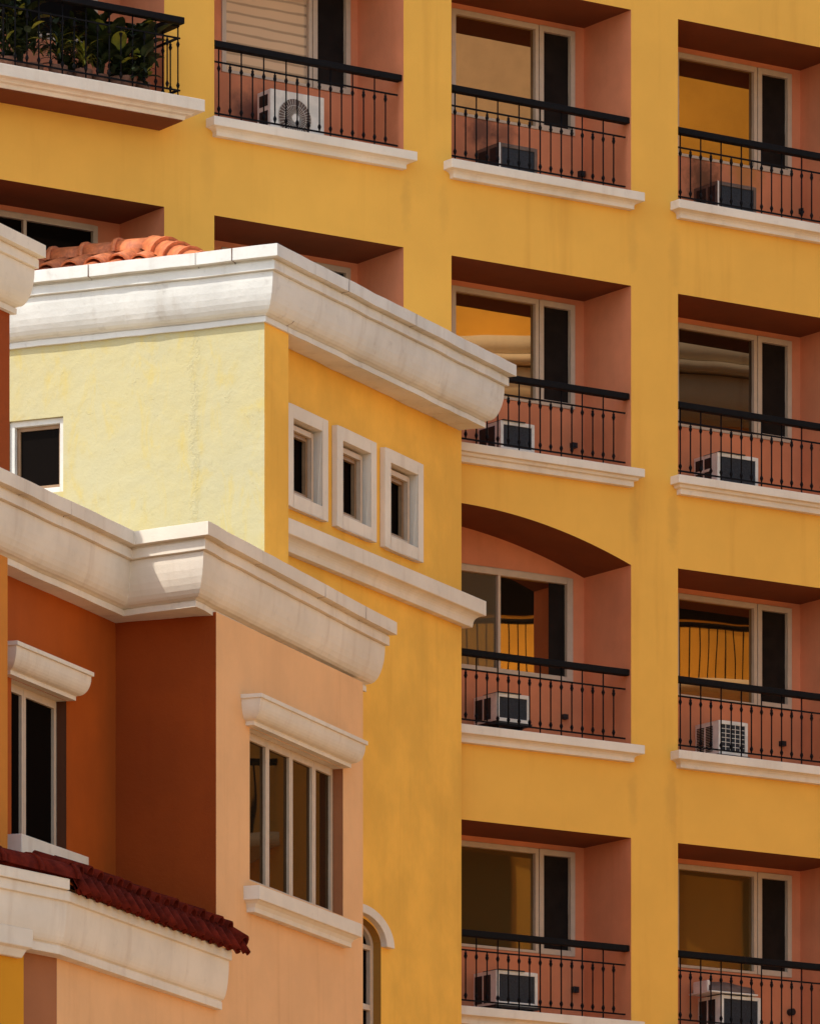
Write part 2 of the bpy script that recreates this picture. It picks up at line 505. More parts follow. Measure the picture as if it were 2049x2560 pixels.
def recess(r, c):
    a, b = ub[c]
    arch = (r, c) == (2, 2)
    zt = S[r] + OPH
    z0 = S[r] - 0.06
    ztw = ARCH_TOP if arch else zt
    mb = MB()
    wu0, wu1, wum = win_span(c)
    wz0, wz1 = S[r] + 0.80, S[r] + 1.945
    if arch:
        wu0, wu1 = a + 0.35, b - 0.15
    wall_holes(mb, FM, a, b, z0, ztw, [(wu0, wu1, wz0, wz1)], W_BACK)
    # sides, floor
    mb.quad(FM.P(a, 0, z0), FM.P(a, W_BACK, z0), FM.P(a, W_BACK, ztw), FM.P(a, 0, ztw))
    zb = arch_z(b, 2) if arch else zt
    mb.quad(FM.P(b, 0, z0), FM.P(b, W_BACK, z0), FM.P(b, W_BACK, zb), FM.P(b, 0, zb))
    fl = MB(); fl.quad(FM.P(a, 0, z0), FM.P(b, 0, z0), FM.P(b, W_BACK, z0), FM.P(a, W_BACK, z0)); fl.build("balcony_floor", M_WHITE, apt)
    cl = MB()
    if arch:
        for i in range(N_A):
            x0, x1 = a + (b - a) * i / N_A, a + (b - a) * (i + 1) / N_A
            cl.quad(FM.P(x0, 0, arch_z(x0, 2)), FM.P(x1, 0, arch_z(x1, 2)), FM.P(x1, W_BACK, arch_z(x1, 2)), FM.P(x0, W_BACK, arch_z(x0, 2)))
    else:
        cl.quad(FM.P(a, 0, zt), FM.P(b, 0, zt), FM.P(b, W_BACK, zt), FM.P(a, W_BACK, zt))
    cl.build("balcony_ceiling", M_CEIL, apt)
    # window reveal
    for (p0, p1) in (((wu0, wz0), (wu1, wz0)), ((wu1, wz0), (wu1, wz1)), ((wu1, wz1), (wu0, wz1)), ((wu0, wz1), (wu0, wz0))):
        mb.quad(FM.P(p0[0], W_BACK, p0[1]), FM.P(p1[0], W_BACK, p1[1]), FM.P(p1[0], W_BACK - .10, p1[1]), FM.P(p0[0], W_BACK - .10, p0[1]))
    spots = STAINS.get((r, c))
    m = M_SALM if not spots else plaster("stained_salmon_paint", (0.70, 0.235, 0.10), 0.08, stain_amt=0.2, bump=0.12, spot=spots)
    mb.build("balcony_recess", m, apt)
    # window
    e = 0.002
    f = MB()
    w0, w1 = W_BACK - 0.07, W_BACK + 0.012
    x0, x1, y0, y1 = wu0 + e, wu1 - e, wz0 + e, wz1 - e
    if arch:
        xm = FM.u(1247, W_BACK)
        ring(f, FM, x0, x1, y0, y1, 0.05, w0, w1, tt=0.07, tr=0.085, tb=0.06)
        f.box(FM, xm - .018, xm + .018, w0 + .01, w1 - .005, y0 + .06, y1 - .07)
    elif c == 0:
        ring(f, FM, x0, x1, y0, y1, 0.06, w0, w1)
        f.box(FM, wum - .02, wum + .02, w0 + .01, w1 - .005, y0 + .06, y1 - .06)
    else:
        ring(f, FM, x0, wum - .004, y0, y1, 0.055, w0, w1, tb=0.03, tr=.045)
        ring(f, FM, wum + .004, x1, y0, y1, 0.06, w0, w1 + .006, tl=.055, tr=.06)
    wo = f.build("window", M_FRAME, apt, bevel=0.004)
    # panes
    wp = W_BACK - 0.035
    def pane(n, u0, u1, m, lab=None, dz=0.0):
        q = MB(); q.box(FM, u0, u1, wp - .006 + dz, wp + dz, y0 + .025, y1 - .045)
        return q.build(n, m, wo, label=lab)
    big = PANES.get((r, c), M_GLASS)
    if arch:
        pane("pane", x0 + .04, xm - .012, M_GLASSB)
        pane("pane", xm + .012, FM.u(1375, W_BACK), M_GLASS)
        pane("screen", FM.u(1375, W_BACK) + .004, x1 - .07, M_SCREEN)
    elif c == 0:
        pane("pane", x0 + .04, wum - .012, big); pane("pane", wum + .012, x1 - .05, big)
    else:
        pane("pane", x0 + .045, wum - .04, big)
        pane("screen", wum + .05, x1 - .05, M_SCREEN)

STAINS = {
    (0, 2): [(FM.P(*(lambda t: (t[0], W_BACK, t[1]))(FM.uz(1205, 325, W_BACK))), 0.28, (0.10, 0.045, 0.03), 0.8),
             (FM.P(*(lambda t: (t[0], W_BACK, t[1]))(FM.uz(1262, 332, W_BACK))), 0.20, (0.10, 0.045, 0.03), 0.6)],
    (0, 3): [(FM.P(*(lambda t: (t[0], W_BACK, t[1]))(FM.uz(1755, 440, W_BACK))), 0.34, (0.12, 0.05, 0.02), 0.85),
             (FM.P(*(lambda t: (t[0], W_BACK, t[1]))(FM.uz(1860, 430, W_BACK))), 0.34, (0.50, 0.20, 0.04), 0.7)],
    (0, 1): [(FM.P(*(lambda t: (t[0], W_BACK, t[1]))(FM.uz(632, 290, W_BACK))), 0.40, (0.14, 0.06, 0.04), 0.75)],
}
PANES = {(0, 1): M_BLINDGL, (1, 3): M_GLASSD, (0, 0): M_BLACKGL, (1, 0): M_BLACKGL, (1, 1): M_BLACKGL, (3, 2): M_GLASSC, (3, 3): M_GLASSC}
skip = {(2, 0), (3, 0), (2, 1), (3, 1)}
for r, c in cells:
    recess(r, c)

# sills
SILL = [(-0.03, 0.0), (0.157, 0.0), (0.157, -0.095), (0.125, -0.100), (0.095, -0.112), (0.075, -0.135), (0.075, -0.178), (-0.03, -0.178)]
def fpath(fr, pts):
    return [fr.P(u, w, 0)[:2] for u, w in pts]
for r, c in cells:
    if (r, c) in skip or (r, c) == (0, 0):
        continue
    a, b = ub[c]
    z = S[r]
    mb = MB()
    prof = SILL if r not in (1,) else [(-0.03, 0.0), (0.157, 0.0), (0.157, -0.09), (0.115, -0.092), (0.105, -0.125), (0.072, -0.13), (0.072, -0.19), (-0.03, -0.19)]
    mb.sweep(fpath(FM, [(a + .055, -0.03), (a + .055, 0), (b - .085, 0), (b - .085, -0.03)]), [(w, z + dz) for w, dz in prof])
    mb.box(FM, a + .004, b - .004, -0.30, -0.031, z - 0.05, z - 0.004)
    mb.build("balcony_sill", M_WHITE, apt, bevel=0.006)

# projecting balcony slab, top left
mb = MB()
z = S[0]
prof = [(-0.03, 0), (0.61, 0), (0.61, -0.123), (0.54, -0.126), (0.52, -0.140), (0.515, -0.155), (0.47, -0.160), (0.46, -0.20), (-0.03, -0.20)]
mb.sweep(fpath(FM, [(-10.4, -0.03), (-10.4, 0), (FM.u(402) - .46, 0), (FM.u(402) - .46, -0.03)]), [(w, z + dz) for w, dz in prof])
mb.build("balcony_sill", M_WHITE, apt, bevel=0.006, label="cream slab of the projecting plant balcony")
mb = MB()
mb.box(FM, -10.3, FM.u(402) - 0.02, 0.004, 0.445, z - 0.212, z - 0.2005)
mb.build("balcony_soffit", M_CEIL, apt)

# railings
def baluster(p, u, w, z, long):
    b = MB()
    zt = z + (0.768 if long else 0.632)
    zb = z + (-0.002 if long else 0.092)
    b.tube([FM.P(u, w, zb), FM.P(u, w, zt)], 0.0088, 6)
    for zz in (z + 0.145, z + 0.565):
        b.tube([FM.P(u, w, zz - .030), FM.P(u, w, zz - .014), FM.P(u, w, zz), FM.P(u, w, zz + .014), FM.P(u, w, zz + .030)], [0.009, 0.015, 0.0195, 0.015, 0.009], 8)
    if not long:
        b.tube([FM.P(u, w, zt - .085), FM.P(u, w, zt - .03)], [0.0105, 0.017], 6)
    b.build("baluster", M_IRON, p)

def railing(r, c, u0, u1, w, first_long=False, pitch=0.1395):
    z = S[r]
    h = MB()
    h.box(FM, u0, u1, w - .045, w + .045, z + .774, z + .843)
    R = h.build("balcony_railing", M_IRON, apt, bevel=0.008)
    q = MB(); q.box(FM, u0, u1 - .03, w - .008, w + .008, z + .622, z + .638); q.build("rail", M_IRON, R)
    q = MB(); q.box(FM, u0, u1 - .03, w - .008, w + .008, z + .086, z + .102); q.build("rail", M_IRON, R)
    n = int((u1 - u0) / pitch)
    k = 0
    u = u1 - 0.46 + 0.0
    # walk from the right-hand end towards the left, alternating short and long bars
    u = u1 - 0.295 - 0.13
    i = 0
    u = u1 - 0.185
    while u > u0 + 0.04:
        baluster(R, u, w, z, (i % 2 == 1) != first_long)
        u -= pitch; i += 1
    return R
for r, c in cells:
    if (r, c) in skip or c == 0:
        continue
    a, b = ub[c]
    railing(r, c, a + .003, b - .003, -0.065)
# projecting balcony railing with side return
uc = FM.u(462, 0.5) - 0.0
R = railing(0, 0, -10.2, uc, 0.455)
for e_, w_, za_, zb_ in ((0.0, .3995, .765, .845), (.044, .44, .620, .641), (.044, .44, .084, .105)):
    q = MB(); q.box(FM, uc - (.11 - e_ if e_ == 0 else .066), uc - e_, 0.0, w_, S[0] + za_, S[0] + zb_)
    q.build("rail", M_IRON, R)
for k, w in enumerate((0.455, 0.31, 0.165)):
    baluster(R, uc - .055, w, S[0], k % 2 == 0)

# electrical boxes on the balcony walls
for (x, y, s, rnd) in ((1449, 436, .034, 0), (2001, 529, .034, 0), (1429.6, 1115, .032, 0), (1407, 1793.6, .03, 0), (1951.5, 1860.7, .032, 0), (1433, 2476, .036, 0), (1972.5, 2532, .036, 1)):
    u, z = FM.uz(x, y, W_BACK)
    q = MB()
    if rnd:
        q.tube([FM.P(u, W_BACK, z), FM.P(u, W_BACK + .07, z)], .04, 12)
    else:
        q.box(FM, u - s, u + s, W_BACK, W_BACK + .06, z - s * .9, z + s * .9)
        q.box(FM, u - s * .5, u + s * .5, W_BACK + .06, W_BACK + .075, z - s * .9, z - s * .1)
    q.build("socket_box", M_DARK, apt, bevel=0.003)

# ================================================================== AIR CONDITIONERS
def window_ac(label, lx, ty, rx, by, sx, wf=-0.44, style="plain", shelf=False):
    """box unit through the wall: front-left px, top, right, bottom, side-left"""
    u0, zt = FM.uz(lx, ty, wf)
    u1 = FM.u(rx, wf)
    zb = FM.uz(lx, by, wf)[1]
    T = thing("air_conditioner", label, "air conditioner", FM.P((u0 + u1) / 2, wf, zb), group="box air conditioners on the balconies")
    cas = M_ACG if style == "dark" else M_ACW
    wb = W_BACK + 0.001
    t = 0.038
    c = MB()
    c.box(FM, u0, u1, wb, wf - .03, zb, zt)
    ring(c, FM, u0, u1, zb, zt, t, wf - .0299, wf)
    c.build("casing", cas, T, bevel=0.004)
    g = MB(); g.box(FM, u0 + t, u1 - t, wf - .0295, wf - .012, zb + t, zt - t)
    if style == "grid":
        g2 = MB()
        for i in range(1, 5):
            x = u0 + t + (u1 - u0 - 2 * t) * i / 5
            g2.box(FM, x - .003, x + .003, wf - .0118, wf - .006, zb + t, zt - t)
        for i in range(1, 6):
            zz = zb + t + (zt - zb - 2 * t) * i / 6
            g2.box(FM, u0 + t, u1 - t, wf - .0058, wf - .002, zz - .003, zz + .003)
        g2.build("grille", M_ACW, T)
    if style == "dark":
        e = MB(); e.box(FM, u0 + .002, u0 + .018, wf + .001, wf + .006, zb, zt); e.build("corner_trim", M_ACW, T)
    g.build("condenser_coil", M_FIN, T)
    # dark vents in the left side
    d = wf - wb
    spans = ((0.08, 0.38), (0.46, 0.74)) if style != "dark" else ((0.12, 0.50), (0.62, 0.9))
    for s0, s1 in spans:
        v = MB()
        wa, wc = wb + d * s0, wb + d * s1
        if style == "grid":
            zz = zb + .04
            while zz < zt - .05:
                v.box(FM, u0 - .006, u0 + .004, wa, wc, zz, zz + .010); zz += 0.018
        else:
            v.box(FM, u0 - .005, u0 + .004, wa, wc, zb + .03, zt - .04)
            vm = MB()
        v.build("side_vent", M_DARK, T)
    if style == "grate":
        q = MB(); zz = (zb + zt) / 2
        q.box(FM, u0 - .009, u0 - .0055, wb + d * .1, wb + d * .9, zz - .015, zz + .015)
        q.build("side_bar", M_ACW, T)
    if style in ("plain", "grate"):
        q = MB(); x = u0 + (u1 - u0) * .5
        q.box(FM, u0 + .02, x + .09, wf - .28, wf + .02, zt + .001, zt + .012)
        q.build("top_flap", M_DARK, T)
    if style != "grid":                                         # thin drain hose sagging to the floor
        q = MB(); zf = max(zb - .25, zb - .02 - .2)
        q.tube([FM.P(u1 - .03, wb + .05, zb + .03), FM.P(u1 + .03, wb + .06, zb + .01), FM.P(u1 + .06, wb + .07, zb - .05), FM.P(u1 + .055, wb + .08, zb - .13), FM.P(u1 + .09, wb + .10, zf)], .008, 6)
        q.build("drain_hose", M_DARK, T)
    if shelf:
        q = MB(); q.box(FM, u0 - .01, u1 + .02, wb, wf + .01, zb - .028, zb - .002)
        for x in (u0 + .06, u1 - .06):
            q.add([FM.P(x - .012, wb, zb - .028), FM.P(x + .012, wb, zb - .028), FM.P(x + .012, wf, zb - .028), FM.P(x - .012, wf, zb - .028), FM.P(x - .012, wb, zb - .2), FM.P(x + .012, wb, zb - .2)],
                  [(0, 1, 2, 3), (0, 4, 5, 1), (4, 3, 2, 5), (0, 3, 4), (1, 5, 2)])
        q.build("shelf_bracket", M_DARK, T)
    return T
window_ac("dark box air conditioner with one pale edge, third balcony of the top row", 1246.5, 355, 1343, 434, 1188, style="dark")
window_ac("black-faced box air conditioner below the orange window on the top right balcony", 1792.5, 451, 1890, 530, 1739, style="dark")
window_ac("white box air conditioner beside the tip of the tower's cornice", 1251, 1050, 1336, 1123, 1196)
window_ac("white box air conditioner with a dark flap on top, right column second balcony down", 1792.6, 1130, 1895, 1209, 1743, style="grate")
window_ac("white box air conditioner on a dark shelf inside the arched balcony", 1240.7, 1731, 1324.5, 1801, 1196, shelf=True)
window_ac("white air conditioner with louvred sides and a gridded front, right column third balcony", 1795.7, 1800, 1869, 1884, 1745, style="grid", shelf=True)
window_ac("white box air conditioner on a dark shelf on the lowest balcony beside the tower wall", 1240, 2425, 1344, 2511, 1197, shelf=True)
tac = window_ac("black-faced air conditioner with a covered tray on top, lowest right balcony", 1802, 2487, 1901, 2570, 1753, style="plain")

# covered tray / rolled cloth lying on the lowest right unit
u0, z0 = FM.uz(1750, 2472, -0.6); u1 = FM.u(1858, -0.6); zz = FM.uz(1802, 2487, -0.44)[1] + 0.013
T = thing("storage_tub", "brown tub with a white rim lying on the lowest right air conditioner", "tub", FM.P((u0 + u1) / 2, -0.6, zz))
q = MB()
prof = [(0.0, 0), (.42, 0), (.50, .03), (.46, .10), (.36, .16), (0.05, .18)]
rows = []
for i in range(9):
    t = i / 8; x = u0 + .02 + (u1 - u0) * t; k = 0.75 + 0.25 * math.sin(math.pi * min(1, t * 1.15))
    rows.append([FM.P(x, -0.78 + .36 * math.sin(a) * 0 + (0.18 - .18 * math.cos(a)) * 1.0, zz + .02 + .13 * k * math.sin(a)) for a in [math.pi * j / 10 for j in range(11)]])
q.grid(rows)
q.add(rows[0], [tuple(range(11))]); q.add(rows[-1], [tuple(range(11))])
q.build("body", M_ACG, T)
q = MB(); q.box(FM, u0 - .01, u1 + .05, -0.80, -0.40, zz, zz + .019); q.build("rim", M_ACW, T, bevel=.005)
q = MB(); q.box(FM, u0 + .0, u0 + .04, -0.74, -0.47, zz + .02, zz + .14); q.build("end_panel", M_ACW, T, bevel=.01)

# outdoor fan unit, second column
wf = -0.42
u0, zt = FM.uz(676, 219, wf); u1 = FM.u(811, wf); zb = S[0] - 0.055
fan = thing("outdoor_fan_unit", "white outdoor condenser with a round fan grille on the second top balcony", "air conditioner", FM.P((u0 + u1) / 2, wf, zb))
c = MB(); c.box(FM, u0, u1, wf - .26, wf, zb, zt)
c.build("casing", M_ACW, fan, bevel=0.012)
uc_, zc_ = FM.uz(736, 296, wf)
zc_ -= 0.0; rr = 0.205
q = MB(); q.tube([FM.P(uc_, wf + .001, zc_), FM.P(uc_, wf + .004, zc_)], rr, 48, smooth=False); q.build("fan_opening", M_ACG, fan)
q = MB()
for k in range(36):
    a_ = 2 * math.pi * k / 36
    q.tube([FM.P(uc_ + .04 * math.cos(a_), wf + .018, zc_ + .04 * math.sin(a_)), FM.P(uc_ + rr * math.cos(a_), wf + .010, zc_ + rr * math.sin(a_))], 0.0022, 4)
for rad in (.135, .205):
    q.tube([FM.P(uc_ + rad * math.cos(t * math.pi / 24), wf + .012, zc_ + rad * math.sin(t * math.pi / 24)) for t in range(49)], 0.0022, 4)
q.build("fan_grille", M_ACW, fan)
q = MB(); q.tube([FM.P(uc_, wf + .012, zc_), FM.P(uc_, wf + .024, zc_)], .045, 20, smooth=False); q.build("fan_hub", M_ACW, fan)
q = MB(); q.box(FM, u0 - .004, u0 + .002, wf - .21, wf - .05, zb + .04, zt - .22); q.box(FM, u0 - .004, u0 + .002, wf - .21, wf - .05, zt - .17, zt - .05)
q.build("side_vent", M_DARK, fan)

# ================================================================== POTTED PLANTS on the projecting balcony
def leaf(mb, base, az, lean, length, width, droop=0.5, seg=6, fold=0.15):
    base = Vector(base)
    h = Vector((math.cos(az), math.sin(az), 0)); side = Vector((-math.sin(az), math.cos(az), 0))
    rows = []
    p = base.copy(); ang = lean
    for i in range(seg + 1):
        t = i / seg
        wd = width * (math.sin(math.pi * min(1, 0.12 + 0.88 * t)) ** 0.8) * (1 if t < 1 else 0.05)
        up = Vector((0, 0, 1))
        dirv = h * math.sin(ang) + up * math.cos(ang)
        nrm = h * math.cos(ang) - up * math.sin(ang)
        rows.append([tuple(p - side * wd + nrm * fold * -wd), tuple(p), tuple(p + side * wd + nrm * fold * -wd)])
        p = p + dirv * (length / seg)
        ang += droop / seg * (1 + t)
    mb.grid(rows)

def plant(label, px, w, kind, h, lit=0.0):
    u = FM.u(px, w); z = S[0] + 0.002
    T = thing("potted_plant", label, "plant", FM.P(u, w, z), group="potted plants on the projecting balcony")
    q = MB()
    rows = [[FM.P(u + rr_ * math.cos(t * math.pi / 8), w + rr_ * math.sin(t * math.pi / 8), z + zz) for t in range(17)] for rr_, zz in ((.07, 0), (.085, .08), (.10, .15), (.10, .17), (.085, .17), (.08, .15), (0.001, .15))]
    q.grid(rows); q.build("pot", M_POT, T)
    f = MB(); f2 = MB()
    base = Vector(FM.P(u, w, z + .15))
    if kind == "spiky":
        for k in range(80):
            b = base + Vector((0, 0, h * random.uniform(.15, .62)))
            leaf(f2 if random.random() < lit else f, b, random.uniform(0, 6.28), random.uniform(.25, 1.3), random.uniform(.16, .30), .011, droop=random.uniform(.5, 1.6))
    elif kind == "broad":
        for k in range(34):
            az = random.uniform(0, 6.28); hh = random.uniform(.1, .75) * h
            b = base + Vector((random.uniform(-.05, .05), random.uniform(-.05, .05), hh))
            f.tube([base + Vector((random.uniform(-.03, .03), 0, 0)), b], .008, 5)
            leaf(f2 if random.random() < lit else f, b, az, random.uniform(.1, .8), random.uniform(.26, .46), random.uniform(.055, .10), droop=random.uniform(.4, 1.4))
    else:
        for k in range(150):
            b = base + Vector((random.gauss(0, .10), random.gauss(0, .08), random.uniform(0, h)))
            leaf(f2 if random.random() < lit else f, b, random.uniform(0, 6.28), random.uniform(.4, 1.8), random.uniform(.09, .18), random.uniform(.02, .042), droop=.8, seg=3)
        for k in range(7):
            f.tube([base, base + Vector((random.gauss(0, .10), random.gauss(0, .08), h * random.uniform(.5, 1)))], .006, 5)
    f.build("foliage", M_LEAF, T, weld=False)
    if f2.v:
        f2.build("leaf_cluster", M_LEAFY, T, weld=False, label="yellow-green leaves, some coloured as if lit")
plant("bushy dark potted plant at the left end of the railing, one pale leaf", 18, .25, "bushy", .62, .12)
plant("tall thin-leaved potted plant behind the second railing bars from the left", 85, .20, "spiky", .70, .04)
plant("spiky potted plant with narrow drooping leaves, left of the brightest spiky one", 145, .28, "spiky", .52, .25)
plant("bright green spiky potted plant in the middle of the railing", 208, .30, "spiky", .36, .6)
plant("tall broad-leaved potted plant reaching up to the handrail", 250, .22, "broad", .72, .06)
plant("broad-leaved potted plant with one yellow hanging leaf", 296, .26, "broad", .55, .18)
plant("dark broad-leaved potted plant nearest the corner of the railing", 352, .22, "broad", .66, .05)
plant("dark leafy potted plant low behind the spiky ones", 175, .12, "bushy", .55, .03)
plant("tall dark leafy potted plant near the left end, behind the pale leaf", 48, .12, "broad", .80, .05)
plant("low bushy potted plant below the yellow hanging leaf", 318, .33, "bushy", .22, .1)

# ================================================================== CORNER TOWER
tower = thing("corner_tower", "yellow corner tower with sunlit pale left side, white cornice and tiled roof", "building", FT.P(0, 0, 0))
u_end = FT.u(1153)
REC = 0.28                                                     # main face lies behind the corner pilaster
u_end = FT.u(1153, -REC)
u_pil = FT.u(721, 0)
lipz = EYE + (HOR - 803) / FPX * 63.95                         # bottom of the cornice
TOPZ = lipz + 0.70
# sunlit side wall with its small window
wx0, wz1 = FL.uz(25, 1060); wx1, _z = FL.uz(158, 1040)
_, wz1 = FL.uz(158, 1040); _, wz0 = FL.uz(152, 1229)
wx0 = FL.u(20)
mb = MB()
wall_holes(mb, FL, -7.0, 0.0, 0.0, lipz + .1, [(wx0, wx1, wz0, wz1)])
for (p0, p1) in (((wx0, wz0), (wx1, wz0)), ((wx1, wz0), (wx1, wz1)), ((wx1, wz1), (wx0, wz1)), ((wx0, wz1), (wx0, wz0))):
    mb.quad(FL.P(p0[0], 0, p0[1]), FL.P(p1[0], 0, p1[1]), FL.P(p1[0], -.12, p1[1]), FL.P(p0[0], -.12, p0[1]))
mb.build("wall", M_SUNLIT, tower, label="sunlit pale yellow side wall with rough blistered plaster")
f = MB()
ring(f, FL, wx0 + .003, wx1 - .003, wz0 + .003, wz1 - .003, .055, -.10, -.035, tr=.05)
wo = f.build("window", M_OLDW, tower, bevel=.004, label="small square window in the sunlit side wall")
f = MB(); ring(f, FL, wx0 + .06, wx1 - .055, wz0 + .06, wz1 - .06, .035, -.115, -.085); f.build("sash", M_BRFRAME, wo)
f = MB(); f.box(FL, wx0 + .08, wx1 - .07, -.112, -.105, wz0 + .08, wz1 - .08); f.build("pane", M_BLACKGL, wo)
# corner pilaster + shaded main face
sm = []
for (fl, tly, frx, bly) in ((722.5, 1004, 821, 1258.5), (843, 1061.5, 942, 1317), (963.5, 1119, 1059, 1368)):
    a, zt = FT.uz(fl, tly, -REC + .065); b = FT.u(frx, -REC + .065); zb = FT.uz(fl, bly, -REC + .065)[1]
    sm.append((a, b, zb, zt))
zt_ = sum(s[3] for s in sm) / 3; zb_ = sum(s[2] for s in sm) / 3
wd_ = sum(s[1] - s[0] for s in sm[1:]) / 2
sm = [(s[1] - wd_, s[1], zb_, zt_) for s in sm]
mb = MB()
mb.quad(FT.P(0, 0, 0), FT.P(u_pil, 0, 0), FT.P(u_pil, 0, lipz + .1), FT.P(0, 0, lipz + .1))
mb.quad(FT.P(u_pil, 0, 0), FT.P(u_pil, -REC, 0), FT.P(u_pil, -REC, lipz + .1), FT.P(u_pil, 0, lipz + .1))
t = 0.135
# arched stair window low on the face, partly behind the peach block
ax1 = FT.u(952, -REC); ax0 = ax1 - 1.15; axc = (ax0 + ax1) / 2
ahz = FT.uz(952, 2366, -REC)[1]
abz = ahz - 1.9
hl = [(a + t, b - t, zb + t, zt - t) for a, b, zb, zt in sm]
wall_holes(mb, FT, u_pil, u_end, 0.0, lipz + .1, hl + [(ax0, ax1, abz, ahz + .28)], -REC)
na = 24
def ar(k):
    th = math.pi * k / na
    return axc - (ax1 - axc) * math.cos(th), ahz + 0.24 * math.sin(th)
for k in range(na):
    (xa, za), (xb, zb2) = ar(k), ar(k + 1)
    mb.quad(FT.P(xa, -REC, za), FT.P(xb, -REC, zb2), FT.P(xb, -REC, ahz + .28), FT.P(xa, -REC, ahz + .28))
mb.quad(FT.P(u_end, -REC, 0), FT.P(u_end, -REC - 1.6, 0), FT.P(u_end, -REC - 1.6, lipz + .1), FT.P(u_end, -REC, lipz + .1))
mb.build("wall", M_TYEL, tower, label="golden yellow shaded face with three small windows")
for a, b, zb, zt in sm:
    f = MB()
    ring(f, FT, a, b, zb, zt, t, -REC - .0, -REC + .065)
    w2 = -REC - .12
    i0, i1, j0, j1 = a + t, b - t, zb + t, zt - t
    for (p0, p1) in (((i0, j0), (i1, j0)), ((i1, j0), (i1, j1)), ((i1, j1), (i0, j1)), ((i0, j1), (i0, j0))):
        f.quad(FT.P(p0[0], -REC, p0[1]), FT.P(p1[0], -REC, p1[1]), FT.P(p1[0], w2, p1[1]), FT.P(p0[0], w2, p0[1]))
    so_ = f.build("window", M_WHITE, tower, bevel=.006)
    f = MB(); ring(f, FT, i0 + .02, i1 - .05, j0 + .003, j1 - .035, .05, -REC - .055, -REC - .012)
    f.build("frame", M_FRAME, so_, bevel=.004)
    f = MB(); ring(f, FT, i0 + .07, i1 - .10, j0 + .053, j1 - .085, .04, -REC - .10, -REC - .058)
    f.build("sash", M_BRFRAME, so_, bevel=.003)
    f = MB(); f.box(FT, i0 + .002, i1 - .002, w2 - .008, w2, j0, j1); f.build("pane", M_BLACKGL, so_)
# arched window and its hood
f = MB()
for k in range(na):
    (xa, za), (xb, zb2) = ar(k), ar(k + 1)
    f.quad(FT.P(xa, -REC, za), FT.P(xb, -REC, zb2), FT.P(xb, -REC - .14, zb2), FT.P(xa, -REC - .14, za))
for x_ in (ax0, ax1):
    f.quad(FT.P(x_, -REC, abz), FT.P(x_, -REC - .14, abz), FT.P(x_, -REC - .14, ahz), FT.P(x_, -REC, ahz))
f.build("jamb", plaster("shaded_yellow_jamb", (0.34, 0.16, 0.025), .06), tower)  # yellow reveal coloured dark: the shade inside the arch is painted in
f = MB()
pts_o = [ar(k) for k in range(na + 1)]
fw = -REC - .135
def arch_band(mb, fr, cx_, cz_, r0, r1, w0, w1, k0=0, k1=24, n=24, ez=1.0):
    for k in range(k0, k1):
        A = [(cx_ - r * math.cos(math.pi * kk / n), cz_ + r * ez * math.sin(math.pi * kk / n)) for kk in (k, k + 1) for r in (r0, r1)]
        (a0, a1, b0, b1) = A
        P_ = lambda q, w: fr.P(q[0], w, q[1])
        mb.quad(P_(a0, w1), P_(b0, w1), P_(b1, w1), P_(a1, w1))
        mb.quad(P_(a1, w0), P_(b1, w0), P_(b1, w1), P_(a1, w1))
        mb.quad(P_(a0, w0), P_(b0, w0), P_(b0, w1), P_(a0, w1))
        if k == k0:
            mb.quad(P_(a0, w0), P_(a0, w1), P_(a1, w1), P_(a1, w0))
        if k == k1 - 1:
            mb.quad(P_(b0, w0), P_(b0, w1), P_(b1, w1), P_(b1, w0))
arch_band(f, FT, axc, ahz, .51, .572, fw, fw + .05, ez=.415)
f.box(FT, ax0 + .003, ax0 + .075, fw, fw + .05, abz, ahz); f.box(FT, ax1 - .075, ax1 - .003, fw, fw + .05, abz, ahz)
f.box(FT, ax0 + .075, ax1 - .075, fw, fw + .048, ahz - .05, ahz + .0)
zmid = FT.uz(916, 2512, -REC - .1)[1]
f.box(FT, ax0 + .075, ax1 - .075, fw, fw + .048, zmid - .06, zmid)
f.box(FT, axc - .03, axc + .03, fw, fw + .046, abz, ahz - .05)
wo = f.build("window", M_FRAME, tower, bevel=.004, label="arched stair window partly behind the peach block")
f = MB(); f.box(FT, ax0, ax1, fw - .012, fw - .004, abz, ahz + .27); f.build("pane", M_BLACKGL, wo)
f = MB(); arch_band(f, FT, axc, ahz - .01, .577, .765, -REC, -REC + .07, ez=.48)
f.build("arched_hood", M_WHITE, tower, bevel=.006)
# cornice: lip, ovolo, fillet, crowning rim
def cornice_profile(z, s=1.0, inn=-0.35, hs=1.0, rim=1.0):
    pr = [(inn, z), (0.0, z), (0.0, z + .055 * hs), (-.015, z + .06 * hs)]
    for i in range(0, 9):                                       # ovolo
        a_ = math.pi / 2 * i / 8
        pr.append((.015 * s + .135 * s * math.sin(a_), z + .075 * hs + .375 * hs * (1 - math.cos(a_))))
    pr += [(.140 * s, z + .455 * hs), (.185 * s, z + .46 * hs), (.185 * s, z + .545 * hs), (.165 * s, z + .55 * hs), (.165 * s, z + .565 * hs),
           (.245 * s * rim, z + .57 * hs), (.245 * s * rim, z + .69 * hs), (inn, z + .69 * hs)]
    return pr
lipc = Vector(FT.P(0, 0, 0)[:2]) + (FT.n + FL.n) * 0.03 / (1 + FT.n.dot(FL.n))
pth = [tuple(lipc - FL.d * 7.0), tuple(lipc), tuple(lipc + FT.d * (FT.u(1219, 0.03) - 0.02))]
pth.append(tuple(Vector(pth[-1]) - FT.n * 1.6))
mb = MB(); mb.sweep(pth, cornice_profile(lipz, inn=-0.30), jit=.004, step=.22)
mb.build("cornice", M_OLDW, tower, bevel=.008)
